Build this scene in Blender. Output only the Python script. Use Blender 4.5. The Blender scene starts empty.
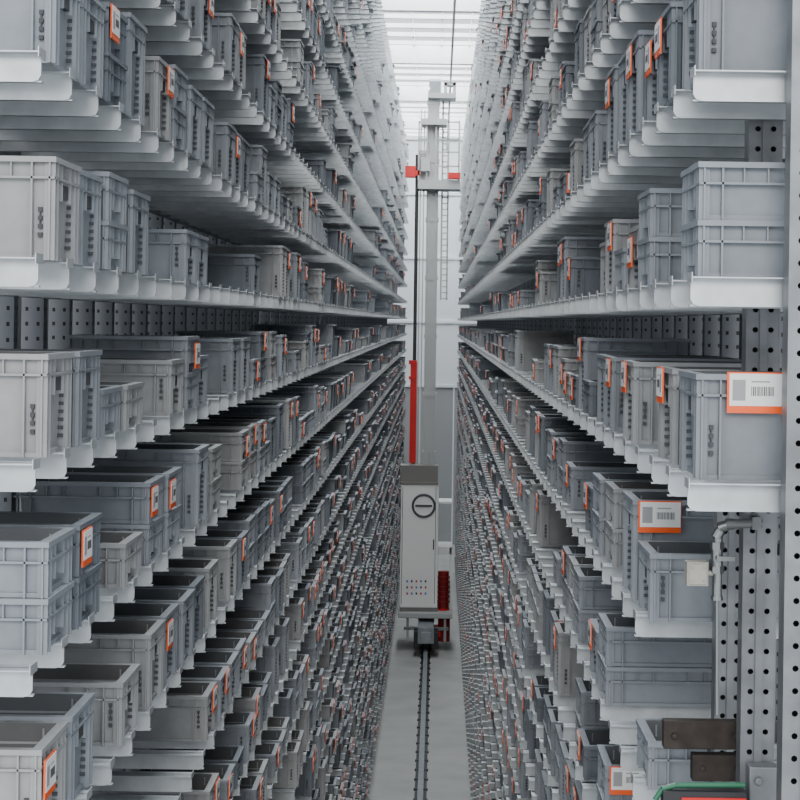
import bpy, math, random
import numpy as np
from mathutils import Vector, Matrix
random.seed(7); rng=np.random.default_rng(7)
CZ=6.6; XL=-0.82; XR=0.516; PITCH=0.42
ROLL=0.014; F=1952.0
scene=bpy.context.scene
# ------------------------------------------------------------ materials
def nt(name):
    m=bpy.data.materials.new(name); m.use_nodes=True
    t=m.node_tree; b=t.nodes['Principled BSDF']; return m,t,b
def simple(name,col,rough=0.5,metal=0.0,noise=0.0,scale=8.0,emis=0):
    m,t,b=nt(name)
    b.inputs['Roughness'].default_value=rough; b.inputs['Metallic'].default_value=metal
    if noise>0:
        tc=t.nodes.new('ShaderNodeTexCoord'); n=t.nodes.new('ShaderNodeTexNoise'); n.inputs['Scale'].default_value=scale
        n.inputs['Detail'].default_value=4
        r=t.nodes.new('ShaderNodeValToRGB')
        r.color_ramp.elements[0].position=0.3; r.color_ramp.elements[1].position=0.7
        r.color_ramp.elements[0].color=[c*(1-noise) for c in col]+[1]
        r.color_ramp.elements[1].color=[min(1,c*(1+noise)) for c in col]+[1]
        t.links.new(tc.outputs['Object'],n.inputs['Vector']); t.links.new(n.outputs['Fac'],r.inputs['Fac'])
        t.links.new(r.outputs['Color'],b.inputs['Base Color'])
    else: b.inputs['Base Color'].default_value=(*col,1)
    return m
M_galv=simple('galvanised_steel',(0.52,0.545,0.56),0.40,0.4,0.14,14)
M_upr=simple('galvanised_upright',(0.21,0.22,0.23),0.42,0.5,0.25,10)
M_beam=simple('galvanised_beam',(0.26,0.28,0.30),0.5,0.3,0.12,9)
M_white=simple('white_paint',(0.80,0.80,0.79),0.45)
M_mast=simple('mast_paint',(0.42,0.43,0.425),0.45)
M_dark=simple('dark_metal',(0.03,0.03,0.033),0.5,0.3)
M_black=simple('black_rubber',(0.02,0.02,0.02),0.6)
M_red=simple('red_paint',(0.62,0.008,0.008),0.4)
M_dred=simple('dark_red_paint',(0.22,0.01,0.01),0.45)
M_orange=simple('orange_plastic',(0.95,0.115,0.010),0.4)
M_card=simple('label_card',(0.85,0.84,0.82),0.6)
M_ink=simple('ink',(0.08,0.08,0.09),0.6)
M_inkp=simple('faded_ink',(0.33,0.33,0.34),0.6)
M_rust=simple('rusty_steel',(0.035,0.026,0.021),0.7,0.2,0.4,30)
M_green=simple('green_paint',(0.03,0.15,0.08),0.4)
M_beige=simple('beige_plastic',(0.36,0.345,0.30),0.5)
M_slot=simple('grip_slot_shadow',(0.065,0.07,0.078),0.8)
M_blue=simple('blue_button',(0.05,0.15,0.6),0.4)
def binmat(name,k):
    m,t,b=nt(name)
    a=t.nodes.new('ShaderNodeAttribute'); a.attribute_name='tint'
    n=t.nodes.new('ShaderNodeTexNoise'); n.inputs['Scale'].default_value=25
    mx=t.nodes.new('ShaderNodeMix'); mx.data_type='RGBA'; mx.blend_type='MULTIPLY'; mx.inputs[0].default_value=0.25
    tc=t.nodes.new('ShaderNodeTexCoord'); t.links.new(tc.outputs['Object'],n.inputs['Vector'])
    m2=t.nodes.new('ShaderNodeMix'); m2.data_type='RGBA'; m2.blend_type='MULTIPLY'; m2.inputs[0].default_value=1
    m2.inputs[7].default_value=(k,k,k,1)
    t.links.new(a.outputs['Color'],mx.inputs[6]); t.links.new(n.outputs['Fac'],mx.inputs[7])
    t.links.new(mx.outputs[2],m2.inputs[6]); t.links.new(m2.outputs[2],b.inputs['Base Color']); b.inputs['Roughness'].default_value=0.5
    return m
M_bin=binmat('grey_plastic',1.0); M_bin_shade=binmat('grey_plastic_inside_shade',0.33)  # second copy of the same plastic, darkened: bin interior shade put into the colour
M_post,t,b=nt('perforated_steel')
uv=t.nodes.new('ShaderNodeUVMap'); uv.uv_map='uv'
sp=t.nodes.new('ShaderNodeSeparateXYZ'); t.links.new(uv.outputs['UV'],sp.inputs[0])
def M(op,a,bv=None,clamp=False):
    x=t.nodes.new('ShaderNodeMath'); x.operation=op
    for i,v in enumerate((a,bv)):
        if v is None: continue
        if isinstance(v,(int,float)): x.inputs[i].default_value=v
        else: t.links.new(v,x.inputs[i])
    return x.outputs[0]
du=M('ABSOLUTE',M('SUBTRACT',M('ABSOLUTE',sp.outputs[0]),0.019))
dv=M('ABSOLUTE',M('SUBTRACT',M('FRACT',M('DIVIDE',sp.outputs[1],0.05)),0.5))
h=M('MULTIPLY',M('LESS_THAN',du,0.005),M('LESS_THAN',dv,0.13))
cm=t.nodes.new('ShaderNodeMix'); cm.data_type='RGBA'
cm.inputs[6].default_value=(0.20,0.215,0.235,1); cm.inputs[7].default_value=(0.01,0.01,0.012,1)
t.links.new(h,cm.inputs[0]); t.links.new(cm.outputs[2],b.inputs['Base Color'])
b.inputs['Roughness'].default_value=0.5; b.inputs['Metallic'].default_value=0.3
M_floor=simple('concrete_floor',(0.40,0.395,0.38),0.55,0,0.12,1.3)
# ------------------------------------------------------------ mesh helpers
class MB:
    def __init__(s): s.v=[]; s.f=[]; s.m=[]
    def box(s,x0,x1,y0,y1,z0,z1,m=0):
        n=len(s.v)
        s.v+=[(x0,y0,z0),(x1,y0,z0),(x1,y1,z0),(x0,y1,z0),(x0,y0,z1),(x1,y0,z1),(x1,y1,z1),(x0,y1,z1)]
        for q in ((0,3,2,1),(4,5,6,7),(0,1,5,4),(1,2,6,5),(2,3,7,6),(3,0,4,7)):
            s.f.append(tuple(n+i for i in q)); s.m.append(m)
    def cyl(s,p0,p1,r,seg=14,m=0,r2=None):
        p0=Vector(p0);p1=Vector(p1);d=(p1-p0).normalized(); r2=r if r2 is None else r2
        u=d.orthogonal().normalized(); w=d.cross(u); n=len(s.v)
        for p,rr in ((p0,r),(p1,r2)):
            for i in range(seg):
                a=2*math.pi*i/seg; s.v.append(tuple(p+u*math.cos(a)*rr+w*math.sin(a)*rr))
        for i in range(seg):
            j=(i+1)%seg; s.f.append((n+i,n+j,n+seg+j,n+seg+i)); s.m.append(m)
        s.f.append(tuple(n+seg-1-i for i in range(seg))); s.m.append(m)
        s.f.append(tuple(n+seg+i for i in range(seg))); s.m.append(m)
    def prism(s,pts,y0,y1,m=0):
        n=len(s.v);k=len(pts)
        s.v+=[(x,y0,z) for x,z in pts]+[(x,y1,z) for x,z in pts]
        for i in range(k):
            j=(i+1)%k; s.f.append((n+i,n+j,n+k+j,n+k+i)); s.m.append(m)
        s.f.append(tuple(n+k-1-i for i in range(k))); s.m.append(m)
        s.f.append(tuple(n+k+i for i in range(k))); s.m.append(m)
    def obj(s,name,mats,parent=None,bevel=0,smooth=False):
        me=bpy.data.meshes.new(name); me.from_pydata(s.v,[],s.f)
        for m in mats: me.materials.append(m)
        me.polygons.foreach_set('material_index',s.m)
        me.update()
        o=bpy.data.objects.new(name,me); scene.collection.objects.link(o)
        if parent: o.parent=parent
        if bevel:
            bm=o.modifiers.new('bevel','BEVEL'); bm.width=bevel; bm.segments=2; bm.limit_method='ANGLE'
        return o
def empty(name,loc=(0,0,0)):
    o=bpy.data.objects.new(name,None); scene.collection.objects.link(o); return o
def tmpl(mb): return np.array(mb.v,dtype=np.float64),mb.f,mb.m
class Mass:
    """joins many copies of templates in one mesh"""
    def __init__(s): s.groups={}
    def add(s,T,pos,sx=1.0,sz=1.0,tint=(1,1,1),sy=1.0):
        s.groups.setdefault(id(T),[T,[]])[1].append((*pos,sx,sy,sz,*tint))
    def build(s,name,mats,tint=False,parent=None):
        V=[];loops=[];starts=[];mi=[];C=[];nv=0;nl=0
        for T,inst in s.groups.values():
            tv,tf,tm=T; I=np.array(inst); N=len(I); k=len(tv)
            v=tv[None]*I[:,None,3:6]+I[:,None,0:3]
            V.append(v.reshape(-1,3))
            if tint: C.append(np.repeat(np.c_[I[:,6:9],np.ones(N)],k,axis=0))
            lens=np.array([len(f) for f in tf]); flat=np.array([i for f in tf for i in f])
            flatr=np.array([i for f in tf for i in reversed(f)])
            fl=np.where(I[:,3:4]<0,flatr[None],flat[None])
            L=(fl+nv+np.arange(N)[:,None]*k).reshape(-1); loops.append(L)
            st=np.concatenate([[0],np.cumsum(lens)[:-1]])
            starts.append((st[None]+nl+np.arange(N)[:,None]*len(flat)).reshape(-1))
            mi.append(np.tile(np.array(tm),N)); nv+=N*k; nl+=N*len(flat)
        V=np.concatenate(V);loops=np.concatenate(loops);starts=np.concatenate(starts);mi=np.concatenate(mi)
        me=bpy.data.meshes.new(name)
        me.vertices.add(len(V)); me.vertices.foreach_set('co',V.astype(np.float32).ravel())
        me.loops.add(len(loops)); me.loops.foreach_set('vertex_index',loops.astype(np.int32))
        me.polygons.add(len(starts)); me.polygons.foreach_set('loop_start',starts.astype(np.int32))
        for m in mats: me.materials.append(m)
        me.polygons.foreach_set('material_index',mi.astype(np.int32))
        if tint:
            c=me.color_attributes.new('tint','FLOAT_COLOR','POINT'); c.data.foreach_set('color',np.concatenate(C).astype(np.float32).ravel())
        me.update(calc_edges=True); me.validate()
        me.polygons.foreach_set('use_smooth',np.zeros(len(me.polygons),dtype=bool)); me.update()
        o=bpy.data.objects.new(name,me); scene.collection.objects.link(o)
        if parent: o.parent=parent
        return o
# ------------------------------------------------------------ bin templates (x=0 aisle end, +x into rack)
def bin_t(h,hi,lx=0.4,ly=0.30):
    mb=MB(); t=0.005; bi=0.018; tp=0.008; rim=0.012
    def ring(x0,x1,y0,y1,z):
        n=len(mb.v); mb.v+=[(x0,y0,z),(x1,y0,z),(x1,y1,z),(x0,y1,z)]; return n
    def join(a,b2,m=0):
        for i in range(4):
            j=(i+1)%4; mb.f.append((a+i,a+j,b2+j,b2+i)); mb.m.append(m)
    b0=ring(bi+tp,lx-bi-tp,bi+tp,ly-bi-tp,0.0)
    mb.f.append((b0+3,b0+2,b0+1,b0)); mb.m.append(0)
    b1=ring(bi,lx-bi,bi,ly-bi,h-rim); join(b0,b1)
    b2=ring(0,lx,0,ly,h-rim); join(b1,b2)
    b3=ring(0,lx,0,ly,h); join(b2,b3)
    b4=ring(bi+t,lx-bi-t,bi+t,ly-bi-t,h); join(b3,b4)
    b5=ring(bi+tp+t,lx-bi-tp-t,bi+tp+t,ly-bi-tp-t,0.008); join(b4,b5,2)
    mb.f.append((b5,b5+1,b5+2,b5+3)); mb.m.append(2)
    if hi:
        zb=h-rim
        for z0,z1,o in ((h-0.047,h-0.042,0.003),(0.0,0.010,0.016)):
            mb.box(o,lx-o,o,bi+tp,z0,z1); mb.box(o,lx-o,ly-bi-tp,ly-o,z0,z1)
            mb.box(o,bi+tp,bi+tp,ly-bi-tp,z0,z1)
        for x in (0.012,0.050,lx-0.054,lx-0.016):
            mb.box(x,x+0.004,0.003,bi+tp,0.0,zb); mb.box(x,x+0.004,ly-bi-tp,ly-0.003,0.0,zb)
        for x in (0.095,0.145,0.25,0.30):
            mb.box(x,x+0.003,0.004,bi+tp,h-0.042,zb)
        for y in (0.012,0.050,0.246,ly-0.016):
            mb.box(0.003,bi+tp,y,y+0.004,0.0,zb)
        for y in (0.10,0.197): mb.box(0.004,bi+tp,y,y+0.003,h-0.09,zb)
        if h>0.15:
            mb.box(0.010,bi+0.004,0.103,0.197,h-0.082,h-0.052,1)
            mb.box(0.010,bi+0.004,0.100,0.200,h-0.052,h-0.047,0)
            zc0=0.05
            for j in range(4):
                z=zc0+j*0.018
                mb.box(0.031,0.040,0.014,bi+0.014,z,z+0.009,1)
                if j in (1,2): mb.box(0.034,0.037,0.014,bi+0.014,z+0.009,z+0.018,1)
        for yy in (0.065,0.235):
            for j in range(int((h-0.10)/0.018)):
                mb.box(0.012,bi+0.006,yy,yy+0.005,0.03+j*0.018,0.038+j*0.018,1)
    return tmpl(mb)
TYPES={}
for hi in (0,1):
    for h in (0.22,0.17,0.12,0.27): TYPES[(h,hi)]=bin_t(h,hi)
mb=MB()
mb.prism([(0,0),(0.0,-0.046),(0.006,-0.056),(0.018,-0.060),(0.5,-0.060),(0.5,0)],-0.003,0.003)
mb.box(0.0,0.5,-0.036,0.036,-0.003,0.0)
mb.box(0.0,0.5,0.003,0.022,-0.060,-0.057)
mb.box(-0.002,0.0,-0.036,0.036,-0.012,0.009)
ARM=tmpl(mb)
mb=MB(); mb.box(0,0.5,-0.004,0.004,-0.058,0); mb.box(-0.003,0.5,-0.036,0.036,-0.005,0.0); ARM_LO=tmpl(mb)
def label_t(axis,bars=True):
    mb=MB(); w=0.115; hh=0.085
    def b(u0,u1,z0,z1,d0,d1,m):
        if axis=='x': mb.box(-d1,-d0,u0,u1,z0,z1,m)
        else: mb.box(u0,u1,-d1,-d0,z0,z1,m)
    b(0,w,-hh,0,0,0.004,0)
    b(0.005,w-0.0015,-hh+0.015,-0.003,0.004,0.005,1)
    if bars:
        b(0.011,0.038,-hh+0.026,-0.016,0.005,0.0056,3)
        u=0.050
        for i in range(13):
            wd=(0.0014,0.0024,0.0018)[i%3]; b(u,u+wd,-hh+0.036,-0.030,0.005,0.0056,2); u+=wd+(0.0022,0.0016)[i%2]
        b(0.050,0.088,-0.021,-0.018,0.005,0.0056,3)
    return tmpl(mb)
LBX=label_t('x'); LBY=label_t('y')
# ------------------------------------------------------------ racks
YEND=51.6
def tint():
    r=random.random()
    if r<0.50: c=(0.305,0.332,0.365)
    elif r<0.82: c=(0.395,0.40,0.405)
    else: c=(0.18,0.205,0.235)
    k=random.uniform(0.88,1.1)*0.89; return (c[0]*k,c[1]*k,c[2]*k)
def vis(y,zr,m=1.3): return -0.25*(y+.4)-m<zr<0.17*(y+.4)+m
def put_bin(mass,lab,x,s,y,z,kind,hi,label=None,dx=0.0):
    px=x+s*dx
    hs={0:[0.22],1:[0.12,0.12],2:[0.17],3:[0.12],4:[0.27]}[kind]
    zz=z
    tt=tint()
    for h in hs:
        mass.add(TYPES[(h,1 if hi else 0)],(px,y,zz),sx=s,tint=tt); zz+=h+(0.001)
    if label=='x':
        u=random.choice([0.16,0.175,0.02]); zt=zz-random.uniform(0.0,0.03)
        lab.add(LBX,(px,y+u,zt),sx=s)
    elif label=='y':
        lab.add(LBY,(px+((0.064 if y<4.3 else 0.015) if s>0 else -0.135),y,zz+(0.004 if y<4.3 else -0.002)))
def side(name,X,s,base,seed):
    random.seed(seed)
    bins=Mass();labs=Mass();arms=Mass()
    pos=[];y=4.04
    if s>0: pos=[(4.05,0),(4.46,0),(4.86,0)]; y=5.23
    else: y=4.14
    bay=1
    while y<YEND-0.4:
        for j in range(4): pos.append((y+j*0.345,bay))
        y+=4*0.345+0.14; bay+=1
    ks=range(-15,11)
    for k in ks:
        zr=base+k*PITCH; z=CZ+zr
        ay=4.0
        while ay<YEND:
            if vis(ay,zr) and not (s>0 and k<=-2 and ay<4.75):
                arms.add(ARM if ay<16 else ARM_LO,(X,ay,z),sx=s)
            ay+=0.335
        pb={}
        for (y,bay) in pos:
            if not vis(y,zr): continue
            if s>0 and k<=-2 and y<4.8: continue
            if bay not in pb:
                if y<5: p=0.9
                elif y<9: p=0.74
                elif k>=0: p=random.choice([0.1,0.45,0.6,0.8]) if y<18 else random.choice([0.0,0.0,0.1,0.35])
                elif k>=-2: p=random.choice([0.3,0.5,0.7,0.8]) if y<18 else random.choice([0.1,0.3,0.5,0.7])
                else: p=random.choice([0.4,0.6,0.75,0.85])
                pb[bay]=(p,random.choice([0,0,1,2,3,4,-1,-1]))
            p,kk=pb[bay]
            if random.random()>p and not y<4.2: continue
            kind=kk if kk>=0 and random.random()<0.75 else random.choice([0,0,0,1,1,2,3,4])
            if y<4.5: kind=1 if (s>0 and k==0) or (s<0 and k==-2) else 0
            if y>16 and kind==4: kind=0
            lb='x' if random.random()<(0.42 if y<20 else 0.3) else None
            if s>0 and y<9 and lb and random.random()<0.12: lb='y'
            if s>0 and y<4.3: lb='y' if k==-1 else None
            if s>0 and k==-2 and 4.8<y<4.9: lb=None; kind=2
            if s>0 and k==-2 and 5.2<y<5.3: lb='y'; kind=4
            put_bin(bins,labs,X,s,y,z,kind,y<15,lb,dx=(0.012 if s>0 else -0.004)+random.uniform(-0.006,0.012))
    par=empty('storage_rack')
    a=arms.build('shelf_arms',[M_galv],parent=par)
    mb=MB()
    for k in ks:
        z=CZ+base+k*PITCH
        x0,x1=sorted((X+s*0.47,X+s*0.50)); mb.box(x0,x1,(4.76 if s>0 and k<=-2 else 3.95),YEND,z-0.06,z-0.005)
    mb.obj('rear_beams',[M_beam],par)
    V=[];Fc=[];UV=[]
    def post(xc,yc,w,d,z0,z1):
        fs=[((xc-w/2,yc-d/2),(xc+w/2,yc-d/2),w),((xc+w/2,yc-d/2),(xc+w/2,yc+d/2),d),((xc+w/2,yc+d/2),(xc-w/2,yc+d/2),w),((xc-w/2,yc+d/2),(xc-w/2,yc-d/2),d)]
        for p,q,ww in fs:
            n=len(V); V.extend([(*p,z0),(*q,z0),(*q,z1),(*p,z1)]); Fc.append((n,n+1,n+2,n+3))
            UV.extend([(-ww/2,z0),(ww/2,z0),(ww/2,z1),(-ww/2,z1)])
    y=4.3
    while y<YEND:
        post(X+s*0.545,y,0.075,0.06,0.0,11.3); y+=0.46 if y<14 else 0.92
    y=4.5
    while y<YEND:
        post(X+s*1.05,y,0.08,0.07,0.0,11.3); y+=0.92
    me=bpy.data.meshes.new('rear_posts'); me.from_pydata(V,[],Fc); u=me.uv_layers.new(name='uv')
    u.data.foreach_set('uv',np.array(UV,dtype=np.float32).ravel()); me.materials.append(M_post)
    o=bpy.data.objects.new('rear_posts',me); scene.collection.objects.link(o); o.parent=par
    bp=empty('storage_bins')
    bins.build('plastic_crates',[M_bin,M_slot,M_bin_shade],tint=True,parent=bp)
    labs.build('barcode_labels',[M_orange,M_card,M_ink,M_inkp],parent=bp)
    return par
rl=side('left',XL,-1,0.12,11)
rr=side('right',XR,1,0.10,23)
# ------------------------------------------------------------ perforated foreground uprights (real holes)
def perf_upright(name,xc,yc,w,z0,z1,cols=2,cell=0.045,hr=0.0065,depth=0.06):
    mb=MB(); cw=w/cols
    rows=int((z1-z0)/cell)
    for r in range(rows):
        for c in range(cols):
            cx=xc-w/2+cw*(c+.5); cz=z0+cell*(r+.5); n=len(mb.v)
            for i in range(8):
                a=math.pi/4*i+math.pi/4
                ca,sa=math.cos(a),math.sin(a); m=max(abs(ca),abs(sa))
                mb.v.append((cx+ca/m*cw/2,yc-depth/2,cz+sa/m*cell/2))
            for i in range(8):
                a=math.pi/4*i+math.pi/4; mb.v.append((cx+math.cos(a)*hr,yc-depth/2,cz+math.sin(a)*hr))
            for i in range(8):
                j=(i+1)%8; mb.f.append((n+i,n+j,n+8+j,n+8+i)); mb.m.append(0)
    zt=z0+rows*cell
    mb.box(xc-w/2-0.003,xc-w/2,yc-depth/2-0.001,yc+depth/2,z0,zt); mb.box(xc+w/2,xc+w/2+0.003,yc-depth/2-0.001,yc+depth/2,z0,zt)
    mb.box(xc-w/2,xc+w/2,yc+depth/2-0.003,yc+depth/2,z0,zt,1)  # back sheet coloured dark to stand in for the shade behind the holes
    mb.box(xc-0.008,xc+0.008,yc-depth/2-0.006,yc-depth/2-0.0005,z0,zt)
    mb.box(xc-w/2-0.01,xc+w/2+0.01,yc-depth/2-0.01,yc+depth/2+0.01,z0-0.004,z0+0.006)
    return mb.obj(name,[M_upr,M_dark])
perf_upright('rack_upright',0.745,3.93,0.085,0.0,11.2)
perf_upright('rack_upright',0.728,4.40,0.070,0.0,11.2)
perf_upright('rack_upright',0.725,4.80,0.066,0.0,CZ+0.10-PITCH-0.07)
# ------------------------------------------------------------ foreground fittings at lower right
def P(px,py,d):
    y2=py-322; x2=px-438
    return ((x2+y2*ROLL)*d/F, CZ-(y2-x2*ROLL)*d/F)
pipe=MB(); d=4.325
pts=[P(762,523,d),P(730,524,d),P(722,527,d),P(718,534,d),P(717,600,d)]
for a_,b_ in zip(pts,pts[1:]): pipe.cyl((a_[0],d,a_[1]),(b_[0],d,b_[1]),0.0105,14)
for i,p in enumerate(pts[1:4]):
    q=pts[i]; v=Vector((p[0]-q[0],0,p[1]-q[1])).normalized()*0.009
    pipe.cyl((p[0]-v.x,d,p[1]-v.z),(p[0]+v.x,d,p[1]+v.z),0.0125,14)
for ya,yb,rr_,sg in ((542,549,.016,6),(566,573,.016,6),(549,566,.013,14),(596,600,.013,14)):
    a_,b_=P(717,ya,d),P(717,yb,d); pipe.cyl((a_[0],d,a_[1]),(b_[0],d,b_[1]),rr_,sg)
a_=P(717,557,d); pipe.cyl((a_[0],d,a_[1]),(a_[0],d-0.03,a_[1]),0.006,10); pipe.box(a_[0]-.005,a_[0]+.035,d-.034,d-.028,a_[1]-.005,a_[1]+.005)
a_,b_=P(717,600,d),P(717,715,d); pipe.cyl((a_[0],d,a_[1]),(b_[0],d,b_[1]),0.004,8)
a_=P(756,523,d); pipe.box(a_[0]-.01,a_[0]+.01,d-0.013,d+0.035,a_[1]-.014,a_[1]+.014)
pipe.obj('sprinkler_pipe',[simple('pipe_steel',(0.24,0.25,0.25),0.3,0.8)])
jb=MB(); x0,z1=P(686,561,d); x1,z0=P(707,585,d)
jb.box(x0,x1,d-0.02,d+0.025,z0,z1); jb.box(x0+0.004,x1-0.004,d-0.024,d-0.02,z0+0.004,z1-0.004)
for zz in (z0+.012,z1-.012): 
    for xx in (x0+.01,x1-.01): jb.cyl((xx,d-.024,zz),(xx,d-.027,zz),0.003,8)
jb.cyl((x1,d,(z0+z1)/2),(P(713,572,d)[0],d,(z0+z1)/2),0.006,10)
jb.obj('junction_box',[M_beige],bevel=0.003)
sp_=MB(); d=4.56
x0,z1=P(664,721,d); x1,z0=P(746,750,d); sp_.box(x0,x1,d,d+0.04,z0,z1)
x0,z1=P(692,754,d); x1,z0=P(746,781,d); sp_.box(x0,x1,d-0.01,d+0.03,z0,z1)
for (a,b) in ((674,735),(735,735),(702,767),(736,767)):
    q=P(a,b,d); sp_.cyl((q[0],d+0.001,q[1]),(q[0],d-0.018,q[1]),0.007,6)
sp_.obj('splice_plate',[M_rust],bevel=0.002)
gr=MB(); d=4.3
a_=P(655,800,d); b_=P(662,789,d); c_=P(676,785,d); e_=P(745,785,d)
for p,q in ((a_,b_),(b_,c_),(c_,e_)): gr.cyl((p[0],d,p[1]),(q[0],d,q[1]),0.006,12)
gr.box(c_[0]-.03,e_[0],d-0.02,d+0.03,e_[1]-0.09,e_[1]-0.012,1)
gr.box(c_[0]+0.01,e_[0],d-0.024,d-0.02,e_[1]-0.03,e_[1]-0.024,2)
gr.obj('conveyor_end',[M_green,M_dark,M_red])
bk=MB(); d=4.33
x0,z1=P(748,765,d); x1,z0=P(776,815,d); bk.box(x0,x1,d-0.02,d+0.03,z0,z1); bk.cyl((x0+.02,d-.02,z1-.03),(x0+.02,d-.032,z1-.03),0.01,6)
bk.obj('floor_bracket',[M_upr],bevel=0.003)
# ------------------------------------------------------------ room shell
mb=MB(); mb.box(-7,7,-6,60,-0.1,0); mb.obj('floor',[M_floor])
M_wb=simple('rear_wall_upper',(0.80,0.83,0.86),0.6); M_wl=simple('rear_wall_lower',(0.36,0.37,0.38),0.6)
mb=MB(); mb.box(-7,7,58,58.2,0,4.7,1); mb.box(-7,7,58,58.2,4.7,12.6,0)
for z in (4.7,6.6,8.5,10.4): mb.box(-7,7,57.94,58,z-0.04,z+0.04,0)
for x in np.arange(-6.5,7,1.0): mb.box(x-0.02,x+0.02,57.96,58,0,12.6,0)
mb.obj('wall_back',[M_wb,M_wl])
M_side=simple('side_wall',(0.10,0.105,0.11),0.7,0,0.1,2)
mb=MB(); mb.box(-3.6,-3.5,3.0,60,0,12); mb.obj('wall_left',[M_side])
mb=MB(); mb.box(3.2,3.3,3.0,60,0,12); mb.obj('wall_right',[M_side])
mb=MB(); zc=12.0
for y in np.arange(4,60,1.1): mb.box(-7,7,y-0.04,y+0.04,zc,zc+0.08)
for y in np.arange(6,60,6.6): mb.box(-7,7,y-0.1,y+0.1,zc-0.25,zc+0.12)
for x in np.arange(-6.6,7,0.55): mb.box(x-0.012,x+0.012,3,60,zc+0.10,zc+0.14)
mb.obj('ceiling',[M_white])
mb=MB(); xr=-0.152
mb.box(xr-0.085,xr+0.085,3,52,0,0.015,1); mb.box(xr-0.03,xr+0.03,3,52,0.015,0.11,0); mb.box(xr-0.04,xr+0.04,3,52,0.11,0.14,0)
for y in np.arange(3.5,52,0.6): mb.box(xr-0.10,xr+0.10,y-0.04,y+0.04,0.0,0.025,1)
mb.obj('floor_rail',[M_beam,M_dark])
mb=MB(); mb.box(0.17,0.21,4,56,11.55,11.62)
for y in np.arange(6,56,6.6): mb.box(0.18,0.20,y-.02,y+.02,11.62,12.0)
mb.obj('overhead_guide_rail',[M_mast])
# ------------------------------------------------------------ stacker crane at y=40
cr=empty('stacker_crane'); D=40.0
def cb(mbx,px0,px1,py0,py1,y0,y1,m=0):
    pm=(py0+py1)/2
    xa=P(px0,pm,D)[0]; xb=P(px1,pm,D)[0]; za=P((px0+px1)/2,py1,D)[1]; zb=P((px0+px1)/2,py0,D)[1]
    mbx.box(xa,xb,y0,y1,za,zb,m)
mb=MB(); mb.box(-0.27,-0.03,40.0,40.35,0.5,11.35); mb.box(-0.24,-0.21,39.97,40.0,0.6,11.3); mb.box(-0.09,-0.06,39.97,40.0,0.6,11.3)
for z in np.arange(1.5,11.2,1.2): mb.box(-0.285,-0.015,39.985,40.36,z-0.04,z+0.04)
mb.obj('mast',[M_mast],cr)
mb=MB()
for px in (442,448): cb(mb,px-0.8,px+0.8,95,300,40.3,40.34)
for py in range(100,300,6): cb(mb,442,448,py,py+1,40.3,40.33)
for px in (419,422.5): cb(mb,px-.6,px+.6,110,465,39.95,39.98)
mb.obj('ladder',[M_mast],cr)
mb=MB(); cb(mb,413.5,417,155,465,39.9,39.96); mb.obj('power_cable',[M_black],cr)
mb=MB(); cb(mb,410,416.5,362,462,39.75,39.85); cb(mb,409,417,360,364,39.73,39.87); cb(mb,409,417,376,379,39.73,39.87); mb.obj('red_buffer_column',[M_red],cr)
mb=MB(); cb(mb,418,460,181,190,39.7,40.5); cb(mb,418,430,150,183,40.05,40.1); 
for px in (419,427,436,448,459): cb(mb,px-.8,px+.8,122,181,39.8,39.83)
for py in (123,140,153,167): 
    cb(mb,436,459,py-.7,py+.7,39.8,39.83); cb(mb,419,427,py-.7,py+.7,39.8,39.83)
cb(mb,422,447,120,126,39.7,40.4); cb(mb,421,430,158,172,39.75,39.9)
mb.obj('maintenance_platform',[M_mast],cr)
mb=MB(); cb(mb,405.5,416,167,178,39.7,40.0); cb(mb,448,460,174,180,39.6,39.9); cb(mb,416,420,171,176,39.8,39.9); mb.obj('guide_roller_housing',[M_red],cr)
mb=MB(); cb(mb,428,456,94,99,39.8,40.4); cb(mb,430,441,82,94,39.9,40.3,1); cb(mb,444,456,83,86,39.9,40.2); cb(mb,444,447,83,97,39.9,40.2);cb(mb,453,456,83,97,39.9,40.2)
x,z=P(436,84,D); mb.cyl((x-.14,40.1,z+.03),(x+.1,40.1,z+.03),0.09,14,1)
mb.obj('top_trolley',[M_mast,M_beam],cr)
M_cab=simple('cabinet_paint',(0.88,0.875,0.85),0.4); M_cabs=simple('cabinet_hood',(0.20,0.19,0.18),0.5)
cab=empty('control_cabinet'); cab.parent=cr
mb=MB(); cb(mb,401,438,481,602,39.2,39.75); o=mb.obj('body',[M_cab],cab,bevel=0.015)
mb=MB(); cb(mb,401,438,463,480,39.25,39.75); cb(mb,400.5,438.5,479,481.5,39.18,39.77); cb(mb,401,438,602,606,39.22,39.75); mb.obj('hood_and_plinth',[M_cabs],cab)
mb=MB(); cb(mb,402.5,403.0,484,598,39.193,39.2); cb(mb,435,435.5,484,598,39.193,39.2)
for i in range(5):
    for j in range(3): cb(mb,407+i*4.5,408.6+i*4.5,575+j*6,577+j*6,39.18,39.2,[1,0,2][(i+j)%3])
cb(mb,433,434.2,535,545,39.17,39.2)
mb.obj('door_gap_and_buttons',[M_dark,M_blue,M_red],cab)
bpy.ops.mesh.primitive_torus_add(major_radius=0.22,minor_radius=0.024,major_segments=40,minor_segments=8,rotation=(math.pi/2,0,0))
o=bpy.context.object; o.name='plain_mark'; x,z=P(424,502,D); o.location=(x,39.19,z); o.data.materials.append(M_ink); o.parent=cab
mb=MB(); mb.box(x-0.17,x+0.17,39.18,39.2,z-0.02,z+0.02); mb.obj('mark_bar',[M_ink],cab)
mb=MB(); cb(mb,399,452,606,611,39.0,40.8,0)
mb.box(xr-0.16,xr+0.16,38.3,42.5,0.28,0.60,1)
for y in (38.6,42.2): mb.cyl((xr-0.05,y,0.37),(xr+0.05,y,0.37),0.23,24,2)
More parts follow.
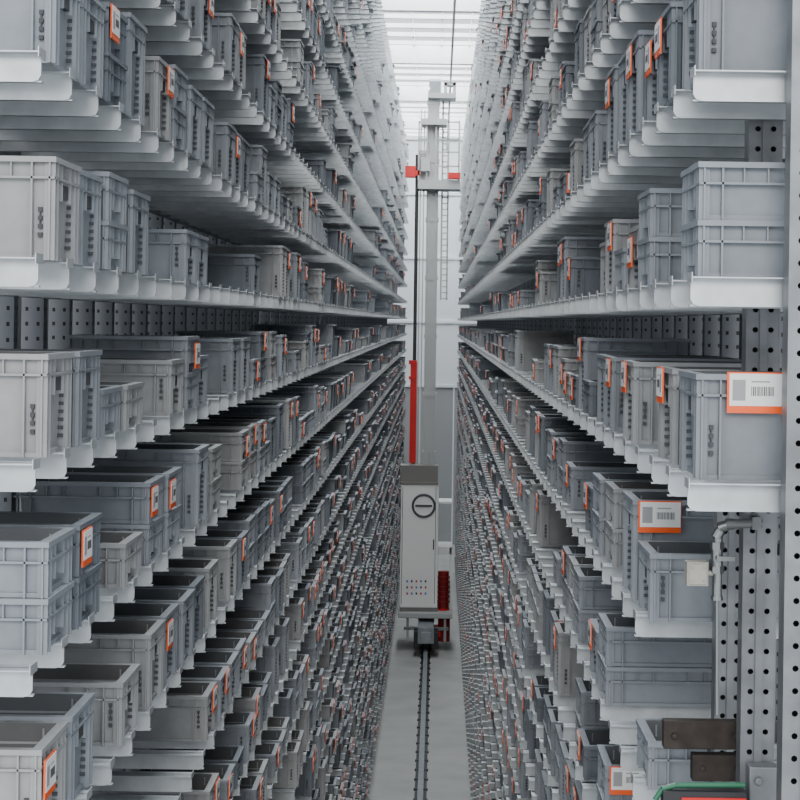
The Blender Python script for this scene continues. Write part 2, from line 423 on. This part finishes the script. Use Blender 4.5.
mb.box(xr-0.24,xr-0.12,38.35,38.9,0.18,0.5,2); mb.box(xr+0.12,xr+0.24,38.35,38.9,0.18,0.5,2)
mb.box(-0.55,-0.50,39.1,39.2,0.2,0.72,0); mb.box(0.2,0.25,39.1,39.2,0.2,0.72,0); mb.box(-0.6,0.3,39.1,39.2,0.42,0.48,1)
mb.box(xr-0.1,xr+0.1,38.2,38.3,0.3,0.52,1)
mb.obj('chassis',[M_mast,M_beam,M_dark],cr,bevel=0.01)
mb=MB(); x,z=P(443.5,568,D); mb.cyl((x,39.5,z),(x,39.5,z-0.75),0.11,18,0)
for k in range(6): mb.cyl((x,39.5,z-0.1-k*.1),(x,39.5,z-0.13-k*.1),0.135,18,0)
mb.cyl((x,39.5,z-0.75),(x,39.5,z-0.95),0.13,18,1)
x,z=P(444,611,D); mb.cyl((x,39.3,z),(x,39.3,z-0.5),0.12,18,0)
mb.box(x-0.2,x,39.2,39.5,z-0.4,z-0.2,1)
mb.obj('drive_motor',[M_dred,M_red],cr)
mb=MB(); cb(mb,438,452,545,552,39.6,40.6); cb(mb,449,451,545,606,39.6,39.66); cb(mb,438,452,500,502,39.6,40.4); mb.obj('guard_frame',[M_white],cr)
# ------------------------------------------------------------ light
w=bpy.data.worlds.new('sky'); scene.world=w; w.use_nodes=True
bg=w.node_tree.nodes['Background']; bg.inputs[0].default_value=(0.88,0.94,1.0,1); bg.inputs[1].default_value=1.6
def sun(name,dirv,e,ang,col=(1,1,1)):
    L=bpy.data.lights.new(name,'SUN'); L.energy=e; L.angle=ang; L.color=col
    o=bpy.data.objects.new(name,L); o.rotation_euler=Vector(dirv).to_track_quat('-Z','Y').to_euler(); scene.collection.objects.link(o)
sun('aisle_fill_sun',(0.0,0.9,-0.33),1.95,math.radians(22),(1.0,0.98,0.95))  # added fill, low from behind the camera, to brighten the whole aisle
L=bpy.data.lights.new('roof_skylight','AREA'); L.shape='RECTANGLE'; L.size=2.6; L.size_y=52; L.energy=4200; L.color=(0.90,0.96,1)
o=bpy.data.objects.new('roof_skylight',L); o.location=(-0.15,31,12.4); scene.collection.objects.link(o)
# ------------------------------------------------------------ camera
cam=bpy.data.cameras.new('camera'); co=bpy.data.objects.new('camera',cam); scene.collection.objects.link(co)
cam.sensor_width=36; cam.lens=36*F/800; cam.shift_x=-38/800; cam.shift_y=-78/800; cam.clip_end=300
co.matrix_world=Matrix.Translation((0,0,CZ))@Matrix.Rotation(math.pi/2,4,'X')@Matrix.Rotation(ROLL,4,'Z')
scene.camera=co
